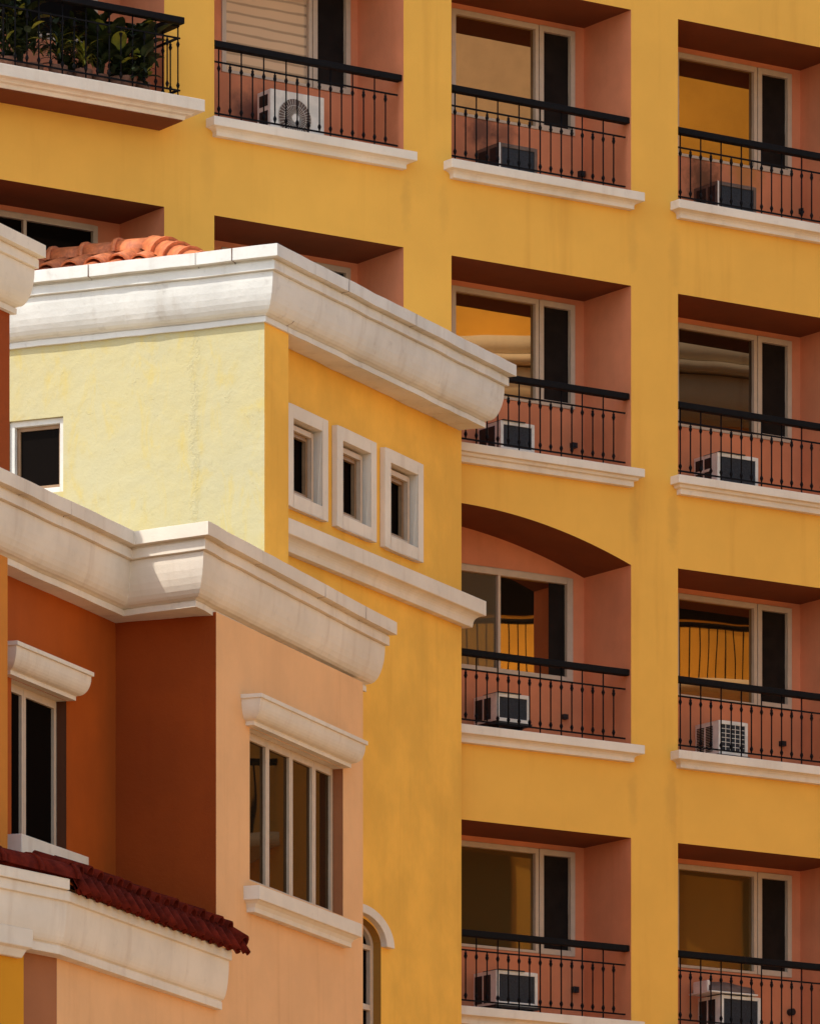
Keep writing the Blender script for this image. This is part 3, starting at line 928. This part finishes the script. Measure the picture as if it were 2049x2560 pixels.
def joints(fr, us, prof, parent, w_off):
    for u_ in us:
        q = MB(); wd = .004
        A = [fr.P(u_ - wd + random.uniform(-.004, .004), w_off + w + .004, z) for w, z in prof]
        Bq = [fr.P(u_ + wd + random.uniform(-.004, .004), w_off + w + .004, z) for w, z in prof]
        q.grid([A, Bq], smooth=False)
        q.build("joint_crack", M_DJAMB, parent)
cor = [o for o in tower.children if o.name.startswith("cornice")][0]
cpf = cornice_profile(lipz, inn=-.3)
joints(FL, [-1.80, -.62, -.22], cpf[-6:-1], cor, .03)
joints(FL, [-3.05], cpf[1:-1], cor, .03)
joints(FT, [2.95, 1.35], cpf[-6:-1], cor, .03)
joints(FT, [.46], cpf[1:7], cor, .03)
# string course below the small windows
b, sz = FT.uz(1199, 1495, -REC + .2); sz = FT.uz(723, 1294, -REC + .2)[1]
mb = MB()
pr = [(0.0, sz), (.20, sz), (.20, sz - .155)] + [(.185 - .09 * math.sin(math.pi / 2 * i / 6), sz - .16 - .10 * (1 - math.cos(math.pi / 2 * i / 6))) for i in range(7)] + [(.09, sz - .29), (0, sz - .29)]
ue = u_end
mb.sweep([FT.P(u_pil + .002, -REC - .0, 0)[:2], FT.P(ue, -REC, 0)[:2], FT.P(ue, -REC - 1.2, 0)[:2]], pr)
mb.build("string_course", M_WHITE, tower, bevel=.006)
# flat roof deck behind the cornice
mb = MB(); zd = TOPZ - .12
mb.add([FL.P(-7, -.05, zd), FL.P(0, -.05, zd), FT.P(u_end, -REC - .05, zd), FT.P(u_end, -REC - 1.5, zd), FL.P(-7, -6.5, zd)], [(0, 1, 2, 3, 4)])
mb.build("roof_deck", M_OLDW, tower)

# barrel-tiled hip roof
def barrel(mb, p0, p1, r0, r1, up, n=7, thick=0.018):
    p0, p1, up = Vector(p0), Vector(p1), Vector(up)
    t = (p1 - p0).normalized(); sd = t.cross(up).normalized(); up = sd.cross(t)
    A = [[p + (sd * math.cos(math.pi * k / n) + up * math.sin(math.pi * k / n)) * rr for k in range(n + 1)] for p, rr in ((p0, r0), (p1, r1))]
    Bi = [[p + (sd * math.cos(math.pi * k / n) + up * math.sin(math.pi * k / n)) * (rr - thick) for k in range(n + 1)] for p, rr in ((p0, r0), (p1, r1))]
    mb.grid(A); mb.grid(Bi)
    for a_, b_ in ((A[0], Bi[0]), (A[1], Bi[1])):
        mb.grid([a_, b_], smooth=False)
WR = -1.4
eave_w = -.45
apx, apz = FL.uz(385, 636, WR)
hipu, hipz = FL.uz(506, 680, eave_w)
eave_z = hipz
apex = Vector(FL.P(apx, WR, apz))
hipc = Vector(FL.P(hipu, eave_w, hipz))
ridge_l = Vector(FL.P(apx - 6.0, WR, apz - .06))
mb = MB()
eav_l = Vector(FL.P(apx - 6.0, eave_w, eave_z))
mb.add([tuple(apex), tuple(ridge_l), tuple(eav_l), tuple(hipc)], [(0, 1, 2, 3)])
far = Vector(FL.P(hipu + .1, WR * 1.7, eave_z))
mb.add([tuple(apex), tuple(hipc), tuple(far)], [(0, 1, 2)])
roof = mb.build("tile_roof", M_TILE, tower)
mb = MB()
nrm = (hipc - apex).cross(ridge_l - apex).normalized()
if nrm.z < 0:
    nrm = -nrm
pitch = 0.27
hu = (hipc - Vector(FL.P(0, 0, 0))).xy.dot(FL.d)
k = 0
uu = apx - 3.4
while uu < hu - .05:
    # the column runs from the ridge (or the hip) down to the eave
    if uu <= apx:
        t0 = (apx - uu) / 6.0
        top = apex.lerp(ridge_l, t0)
    else:
        top = apex.lerp(hipc, (uu - apx) / (hu - apx))
    bot = Vector(FL.P(uu, eave_w, eave_z))
    L = (top - bot).length
    n_ = max(1, int(L / .42))
    for i in range(n_):
        a0 = bot.lerp(top, i / n_); a1 = bot.lerp(top, min(1, (i + 1.12) / n_))
        off = nrm * (.012 + random.uniform(0, .006))
        barrel(mb, a0 + off * 2.2, a1 + off * .4, .128 + random.uniform(-.004, .004), .100, nrm)
    uu += pitch
mb.build("barrel_tile_course", M_TILE, roof)
def ridge_caps(p0, p1, step, r, nm="ridge_cap"):
    p0, p1 = Vector(p0), Vector(p1)
    n_ = max(1, int((p1 - p0).length / step))
    for i in range(n_):
        q = MB()
        a0, a1 = p0.lerp(p1, i / n_), p0.lerp(p1, (i + 1.1) / n_)
        up = Vector((0, 0, 1))
        barrel(q, a0, a1, r * .90, r * 1.02, up, 9, .02)
        e0 = p0.lerp(p1, (i + 0.97) / n_)
        barrel(q, e0, a1, r * 1.14, r * 1.16, up, 9, .03)
        q.build(nm, M_TILE, roof)
ridge_caps(apex + Vector((0, 0, .04)), apex.lerp(ridge_l, .62) + Vector((0, 0, .03)), .36, .15)
ridge_caps(apex + Vector((0, 0, .05)), hipc + Vector((0, 0, .03)), .30, .16)
# small pipe stub on the cornice corner
q = MB(); pu, pz = FL.uz(632, 634, -.0)
q.tube([FL.P(pu, .05, TOPZ - .02), FL.P(pu, .05, TOPZ + .05)], .012, 8); q.build("pipe_stub", M_OLDW, tower)

# ================================================================== PEACH BLOCK
Yc = 61.1
crz = EYE + (HOR - 1302) / FPX * Yc                             # top of the big cornice rim
def at_z(px, py, z):
    Y = (z - EYE) * FPX / (HOR - py)
    return Vector(((px - CX) / FPX * Y, Y))
rim = [at_z(-120, 1110, crz), at_z(336, 1328, crz), at_z(520, 1302, crz), at_z(991, 1557, crz)]
HS = 1.06
def offs(path, w):
    out = []
    for i in range(len(path)):
        ns = []
        if i > 0:
            d = (path[i] - path[i - 1]).normalized(); ns.append(Vector((d.y, -d.x)))
        if i < len(path) - 1:
            d = (path[i + 1] - path[i]).normalized(); ns.append(Vector((d.y, -d.x)))
        out.append(path[i] + (ns[0] if len(ns) == 1 else (ns[0] + ns[1]) / (1 + ns[0].dot(ns[1]))) * w)
    return out
rim.append(rim[-1] + Vector((FP.n.x, FP.n.y)) * -1.6)
lip = offs(rim, -.245)
lz = crz - .69 * HS
peach = thing("peach_block", "peach and burnt orange block in front with a white stepped cornice", "building", FP.P(0, 0, 0))
mb = MB(); mb.sweep([tuple(p) for p in lip], cornice_profile(lz, inn=-.36, hs=HS), jit=.003, step=.22)
mb.build("cornice", M_WHITE, peach, bevel=.008)
pcor = [o for o in peach.children if o.name.startswith("cornice")][0]
def run_frame(a, b):
    f_ = Frame(0, 1, angle=0); f_.O = a; f_.d = (b - a).normalized(); f_.n = Vector((f_.d.y, -f_.d.x)); return f_
ppf = cornice_profile(lz, inn=-.36, hs=HS)
joints(run_frame(lip[2], lip[3]), [1.15, 2.9, 4.1], ppf[-6:-1], pcor, 0)
joints(run_frame(lip[0], lip[1]), [1.6, 2.6], ppf[-6:-1], pcor, 0)
# walls
ztop = lz + .03
uR = FP.u(907)
FPl = FP.u(142)
# window
wa = FP.u(624); wzt = FP.uz(624, 1832, -.105)[1]; wb_ = FP.u(857)
wzb = FP.uz(624, 2202)[1]
BAYZ = FP.uz(540, 2345)[1]
mb = MB()
wall_holes(mb, FP, 0.0, uR, 0.0, ztop, [(wa, wb_, wzb, wzt)])
wall_holes(mb, FP, FPl, 0.0, 0.0, BAYZ, [])
RV = .105
for (p0, p1) in (((wa, wzb), (wb_, wzb)), ((wa, wzt), (wa, wzb))):
    mb.quad(FP.P(p0[0], 0, p0[1]), FP.P(p1[0], 0, p1[1]), FP.P(p1[0], -RV, p1[1]), FP.P(p0[0], -RV, p0[1]))
mb.quad(FP.P(uR, 0, 0), FP.P(uR, -1.2, 0), FP.P(uR, -1.2, ztop), FP.P(uR, 0, ztop))
mb.build("wall", M_PINK, peach, label="peach pink front wall with the four-pane window")
mb = MB()
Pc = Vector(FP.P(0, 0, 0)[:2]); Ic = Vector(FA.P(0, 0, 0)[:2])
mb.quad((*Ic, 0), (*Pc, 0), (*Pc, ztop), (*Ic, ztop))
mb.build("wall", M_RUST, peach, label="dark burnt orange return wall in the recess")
# recess wall with window
aw1 = FA.u(166); awt = FA.uz(144, 1756, -.10)[1]; _, awb = FA.uz(166, 2142)
aw0 = aw1 - 1.25
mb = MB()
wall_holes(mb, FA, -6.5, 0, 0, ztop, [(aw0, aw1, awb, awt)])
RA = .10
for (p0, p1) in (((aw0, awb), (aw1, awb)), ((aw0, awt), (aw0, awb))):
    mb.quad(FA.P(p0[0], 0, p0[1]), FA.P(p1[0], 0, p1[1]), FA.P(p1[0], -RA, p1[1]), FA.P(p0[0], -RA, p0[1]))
mb.build("wall", M_RUST_LIT, peach, label="burnt orange recess wall with the hooded window")
up_ = FA.u(19, .27)
mb = MB(); mb.box(FA, up_ - .8, up_, .002, .27, 0, ztop - .0)
mb.build("pilaster", plaster("orange_paint", (0.60, 0.20, 0.02), 0.06, bump=.15), peach)
mb = MB()
mb.add([(*lip[0], crz - .15), (*lip[1], crz - .15), (*lip[2], crz - .15), (*lip[3], crz - .15), (*(lip[3] + FP.n * -1.5), crz - .15), (*(lip[0] + FA.n * -4), crz - .15)], [(0, 1, 2, 3, 4, 5)])
mb.build("roof_deck", M_OLDW, peach)

def hung_window(fr, x0, x1, z0, z1, w, cuts, tower_=None, lab=None, glassm=None):
    """row of narrow casements; cuts are the joints"""
    f = MB()
    e = [x0] + cuts + [x1]
    for a_, b_ in zip(e, e[1:]):
        ring(f, fr, a_ + .003, b_ - .003, z0 + .002, z1 - .002, .05, w - .05, w, tt=.075, tl=.045, tr=.045)
    f.box(fr, x1 + .002, x1 + .035, w - .05, w - .012, z0, z1)
    wo = f.build("window", M_FRAME, tower_, bevel=.004, label=lab)
    for a_, b_ in zip(e, e[1:]):
        q = MB(); q.box(fr, a_ + .04, b_ - .04, w - .04, w - .03, z0 + .04, z1 - .06); q.build("pane", glassm or M_GLASSD, wo)
    return wo
cuts = [FP.u(x, -RV) for x in (666, 725, 782)]
hung_window(FP, wa, wb_ - .036, wzb, wzt, -RV + .01, cuts, peach, "four-pane window in the peach wall")
mb = MB(); mb.box(FP, wb_ - .0, wb_ + .02, -RV - .0, -.003, wzb, wzt); mb.build("jamb", M_BROWN, peach)
mb = MB(); mb.box(FP, wa, wb_, -RV - .05, -.003, wzt, wzt + .02); mb.build("head_lining", M_WHITE, peach)
acuts = [FA.u(57, -RA)]
hung_window(FA, aw0, aw1 - .036, awb, awt, -RA + .01, [acuts[0] - .62, acuts[0]], peach, "narrow dark window in the burnt orange recess", M_BLACKGL)
mb = MB(); mb.box(FA, aw1, aw1 + .02, -RA - .05, -.003, awb, awt); mb.build("jamb", M_DJAMB, peach)
mb = MB(); mb.box(FA, aw0, aw1, -RA - .05, -.003, awt, awt + .02); mb.build("head_lining", M_WHITE, peach)

def hood(fr, u0, u1, zb, parent, s=1.0, lab=None):
    """projecting window hood: lip, ovolo and thin rim, returned at both ends"""
    pr = [(0, zb), (.085, zb), (.085, zb + .04), (.095, zb + .043)]
    for i in range(9):
        a_ = math.pi / 2 * i / 8
        pr.append((.095 + .10 * math.sin(a_), zb + .045 + .185 * (1 - math.cos(a_))))
    pr += [(.195, zb + .235), (.215, zb + .24), (.215, zb + .278), (0, zb + .283)]
    mb = MB()
    mb.sweep(fpath(fr, [(u0, -.02), (u0, 0), (u1, 0), (u1, -.02)]), pr)
    return mb.build("window_hood", M_WHITE, parent, bevel=.005, label=lab)
h1, hz = FP.uz(1165 / 3.082 + 500, 1914, .085)
h0, hz2 = FP.uz(634.7, 1806, .085)
hood(FP, h0 + .085, h1 - .085, wzt + .004, peach, lab="white hood over the four-pane window")
h1, hz = FA.uz(190, 1750, .085)
hood(FA, aw0 - .12, h1 - .085, awt + .004, peach, lab="white hood over the recess window")
# sills
sx0, sz = FP.uz(649, 2213, .165); sx1 = FP.u(905, .165)
pr = [(0, sz), (.165, sz), (.165, sz - .135), (.14, sz - .14), (.105, sz - .165), (.085, sz - .20), (.085, sz - .245), (0, sz - .245)]
mb = MB(); mb.sweep(fpath(FP, [(sx0 + .165, -.02), (sx0 + .165, 0), (sx1 - .165, 0), (sx1 - .165, -.02)]), pr)
mb.build("window_sill", M_WHITE, peach, bevel=.006)
sx1, sz = FA.uz(215, 2152, .12)
mb = MB(); mb.box(FA, aw0 - .1, sx1, .002, .15, sz - .16, sz + .03); mb.build("window_sill", M_WHITE, peach, bevel=.006)

# ------------------------------------------------------------------ tiled bay, lower left
bay = thing("tiled_bay", "low canted bay with dark red tile coping and white cornice, bottom left corner", "building", FB.P(0, 0, 0))
bz = FP.uz(149, 2387, .12)[1]
c0 = Vector(FP.P(FPl, .12, 0)[:2])
rr0 = at_z(149, 2387, bz)
rr1 = at_z(555.5, 2526, bz)
ll0 = rr0 - FB.d * 2.6
HB = 0.92
mb = MB()
pr = [(-.18, bz), (0.0, bz), (0, bz + .075), (-.012, bz + .08)]
for i in range(9):
    a_ = math.pi / 2 * i / 8
    pr.append((.0 + .07 * math.sin(a_), bz + .09 + .36 * (1 - math.cos(a_))))
pr += [(.07, bz + .46), (.10, bz + .465), (.10, bz + .56), (-.18, bz + .56)]
mb.sweep([tuple(ll0), tuple(rr0), tuple(rr1)], pr)
mb.build("cornice", M_WHITE, bay, bevel=.008)
# upper second fillet on the canted side
mb = MB(); mb.sweep([tuple(ll0), tuple(rr0 - FB.d * .02)], [(-.1, bz + .562), (.13, bz + .562), (.13, bz + .66), (-.1, bz + .66)])
mb.build("cornice_cap", M_WHITE, bay, bevel=.006)
# canted wall
mb = MB()
w0_ = rr0 - FB.n * .13 - FB.d * 0.02
cA = Vector(FP.P(FPl, 0, 0)[:2])
mb.quad((*(cA - FB.d * 2.6), 0), (*cA, 0), (*cA, bz + .1), (*(cA - FB.d * 2.6), bz + .1))
mb.build("wall", M_BROWN, bay)
# block with sill in front of the canted wall
bu1 = FB.u(50, .06)
mb = MB(); bzz = FB.uz(83, 2326, .22)[1]
mb.box(FB, -2.6, bu1, .001, .10, 0, bzz - .2); mb.build("pier", plaster("deep_yellow_paint", (0.66, 0.27, 0.008), 0.05, bump=.1), bay)
pr = [(0.0, bzz), (.12, bzz), (.12, bzz - .16), (.08, bzz - .18), (.05, bzz - .25), (0, bzz - .25)]
mb = MB(); mb.sweep(fpath(FB, [(-2.6, .10), (FB.u(83, .22) - .12, .10), (FB.u(83, .22) - .12, .0)]), pr)
mb.build("pier_cap", M_WHITE, bay, bevel=.006)
# pent of dark red tiles
tb = bz + .565; TH = .22
d_ = (rr1 - rr0).normalized(); n_ = Vector((d_.y, -d_.x)); Lr = (rr1 - rr0).length + .12
def wavy(mb, u0, u1, wb_, zb_, wt_, zt_, pitch=.235, amp=.022, seg=10):
    cnt = int((u1 - u0) / pitch * seg)
    lo, hi = [], []
    for i in range(cnt + 1):
        u = u0 + (u1 - u0) * i / cnt
        ph = math.cos(2 * math.pi * (u / pitch))
        q = rr0 + d_ * u
        a_ = amp * ph
        lo.append((*(q + n_ * (wb_ + a_ * .75)), zb_ + a_ * .65)); hi.append((*(q + n_ * (wt_ + a_ * .75)), zt_ + a_ * .65))
    lo2 = [(p[0] - n_.x * .02, p[1] - n_.y * .02, p[2] - .014) for p in lo]; hi2 = [(p[0] - n_.x * .02, p[1] - n_.y * .02, p[2] - .014) for p in hi]
    mb.grid([lo, hi]); mb.grid([lo2, hi2]); mb.grid([lo, lo2], smooth=False); mb.grid([hi, hi2], smooth=False)
mb = MB()
j = [-.02, .35, .78, 1.55, 2.05, 2.62, 3.35, Lr]
for a_, b_ in zip(j, j[1:]):
    wavy(mb, a_ + .004, b_ - .004, .16 + random.uniform(-.01, .01), tb + .0, .04, tb + TH + random.uniform(-.012, .012))
wavy(mb, .02, Lr + .05, -.02, tb + TH - .02, -.20, tb + TH + .09)
tr = mb.build("tile_roof", M_DTILE, bay)
q = MB(); u_ = .06
while u_ < Lr - .05:
    e0 = rr0 + d_ * u_
    zt_2 = tb + TH + random.uniform(-.01, .015)
    barrel(q, (*(e0 + n_ * .075), zt_2 - .015), (*(e0 - n_ * .28), zt_2 + .11), .078, .07, (0, 0, 1), 7, .016)
    barrel(q, (*(e0 + d_ * .11 + n_ * .19), tb - .035), (*(e0 + d_ * .11 + n_ * .08), tb + .14), .062, .058, (0, 0, 1), 7, .014)
    u_ += .235 + random.uniform(-.012, .012)
q.build("tile_course", M_DTILE, tr)
q = MB()
e0 = rr0 + d_ * (Lr - .02)
barrel(q, (*(e0 + n_ * .17), tb + .06), (*(e0 - n_ * .25), tb + TH + .10), .10, .10, (0, 0, 1), 8, .02)
q.build("end_cap", M_DTILE, tr)
for k in range(5):
    q = MB(); a0 = rr0 + d_ * .12 - FB.d * .55 * k + FB.n * .02; a1 = a0 - FB.d * .62
    zc = tb + .12 + .012 * k
    barrel(q, (*a0, zc - .02), (*a1, zc), .16, .148, (0, 0, 1), 10, .03)
    barrel(q, (*a0, zc - .02), (*(a0 - FB.d * .06), zc - .018), .175, .175, (0, 0, 1), 10, .03)
    q.build("ridge_cap", M_DTILE, tr)
mb = MB(); fbx = Frame(140, 58.3, xvp=11800); fbx.O = rr0 + FB.n * 0
mb.box(fbx, -2.6, .16, -.16, .085, tb - .003 + .1, tb + .17); mb.build("ridge_bed", M_DTILE, bay)
mb = MB()
mb.add([(*(rr0 - n_ * .02), tb + .1), (*(rr1 - n_ * .02), tb + .1), (*(rr1 - n_ * .3), tb + .1), tuple((*Ic, tb + .1)), (*(Ic - FA.d * 3), tb + .1), (*(rr0 - FB.d * 2.6), tb + .1)], [(0, 1, 2, 3, 4, 5)])
mb.build("roof_deck", M_DTILE, bay)

# ================================================================== WING at the far left
wing = thing("side_wing", "burnt orange wing with a white cornice cut off by the left edge", "building", FW.P(0, 0, 0))
wz = FW.uz(42, 786, .05)[1]
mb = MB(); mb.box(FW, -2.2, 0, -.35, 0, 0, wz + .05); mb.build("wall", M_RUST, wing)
e_ = FW.u(42, .05)
mb = MB(); mb.sweep([FW.P(-2.2, .05, 0)[:2], FW.P(e_, .05, 0)[:2], FW.P(e_, -.35, 0)[:2]], cornice_profile(wz, s=.85, inn=-.25, hs=1.0))
mb.build("cornice", M_WHITE, wing, bevel=.008)

# curved balcony further right on the yellow front, out of frame, mirrored in the four-pane window
zc2, uc2 = 13.75, 8.0
el = [(uc2 + 1.35 * math.cos(math.pi - math.pi * k / 24), .85 * math.sin(math.pi * k / 24)) for k in range(25)]
mb = MB()
for zz0, zz1, gg in ((zc2, zc2 + .16, 1.0),):
    lo = [FM.P(uc2 + (u_ - uc2) * gg, .002 + w_ * gg, zz0) for u_, w_ in el]; hi = [(p[0], p[1], zz1) for p in lo]
    mb.grid([lo, hi]); mb.add(lo, [tuple(range(25))]); mb.add(hi, [tuple(range(25))])
mb.build("balcony_sill", M_WHITE, apt)
mb = MB(); mb.tube([FM.P(uc2 + (u_ - uc2) * .95, .005 + w_ * .95, zc2 + 1.02) for u_, w_ in el], .045, 6)
cr = mb.build("balcony_railing", M_IRON, apt)
for u_, w_ in el[1:-1]:
    q = MB(); q.tube([FM.P(uc2 + (u_ - uc2) * .95, .005 + w_ * .95, zc2 + .16), FM.P(uc2 + (u_ - uc2) * .95, .005 + w_ * .95, zc2 + 1.0)], .012, 5); q.build("baluster", M_IRON, cr)

# ================================================================== OPPOSITE BUILDING (seen mirrored in the windows)
ctr = Vector((20.8, 63.5)); RAD = 7.0
opp = thing("rounded_building", "rounded ochre building across the court, mirrored in the balcony windows", "building", (ctr.x, ctr.y, 0))
M_OPP = plaster("ochre_paint", (0.88, 0.47, 0.07), 0.08, stain_amt=.2, bump=.1)
def drum(mb, r, z0, z1, a0=90, a1=270, n=48):
    lo = [(ctr.x + r * math.cos(math.radians(a0 + (a1 - a0) * i / n)), ctr.y + r * math.sin(math.radians(a0 + (a1 - a0) * i / n)), z0) for i in range(n + 1)]
    hi = [(p[0], p[1], z1) for p in lo]
    mb.grid([lo, hi], smooth=True)
    return lo, hi
def rband(name, m, r0, r1, z0, z1, a0=90, a1=270, parent=None):
    mb = MB(); A = drum(mb, r1, z0, z1, a0, a1); Bq = drum(mb, r0, z0, z1, a0, a1)
    mb.grid([A[0], Bq[0]], smooth=False); mb.grid([A[1], Bq[1]], smooth=False)
    return mb.build(name, m, parent or opp)
mb = MB(); drum(mb, RAD, 0, 24.95, 90, 156); drum(mb, RAD, 0, 23.3, 156, 270); mb.build("wall", M_OPP, opp)
mb = MB(); drum(mb, RAD, 24.95, 26.3, 90, 156); drum(mb, RAD, 23.3, 26.3, 156, 270); lo, hi = drum(mb, RAD, 26.29, 26.3); mb.add(hi, [tuple(range(len(hi)))]); mb.build("wall", M_BLIND, opp, label="beige top storey")
rband("cornice", M_WHITE, RAD, RAD + .35, 20.35, 20.9, 110, 166)
rband("cornice", M_WHITE, RAD, RAD + .5, 20.93, 21.05, 110, 166)
rband("cornice", M_WHITE, RAD, RAD + .42, 21.08, 21.3, 110, 166)
rband("gallery_shade_band", M_BLACKGL, RAD, RAD + .03, 17.75, 19.85, 110, 166)  # flat black strip painted in for the shade above the balcony
rband("balcony_slab", M_WHITE, RAD, RAD + 1.1, 16.62, 16.80)
rband("balcony_handrail", M_IRON, RAD + 1.0, RAD + 1.06, 17.45, 17.51)
mb = MB()
for i in range(190):
    an = math.radians(95 + 170 * i / 190)
    x, y = ctr.x + (RAD + 1.03) * math.cos(an), ctr.y + (RAD + 1.03) * math.sin(an)
    mb.tube([(x, y, 16.65), (x, y, 17.46)], .009, 4)
mb.build("balcony_bars", M_IRON, opp)
for an in range(110, 260, 18):
    a_ = math.radians(an)
    for z0_ in (13.2,):
        fr = Frame(0, 1, angle=0); fr.n = Vector((math.cos(a_), math.sin(a_))); fr.d = Vector((-fr.n.y, fr.n.x)); fr.O = ctr + fr.n * (RAD - .02)
        q = MB(); q.box(fr, -.6, .6, 0, .06, z0_, z0_ + 1.9); q.build("window", M_BLACKGL, opp)
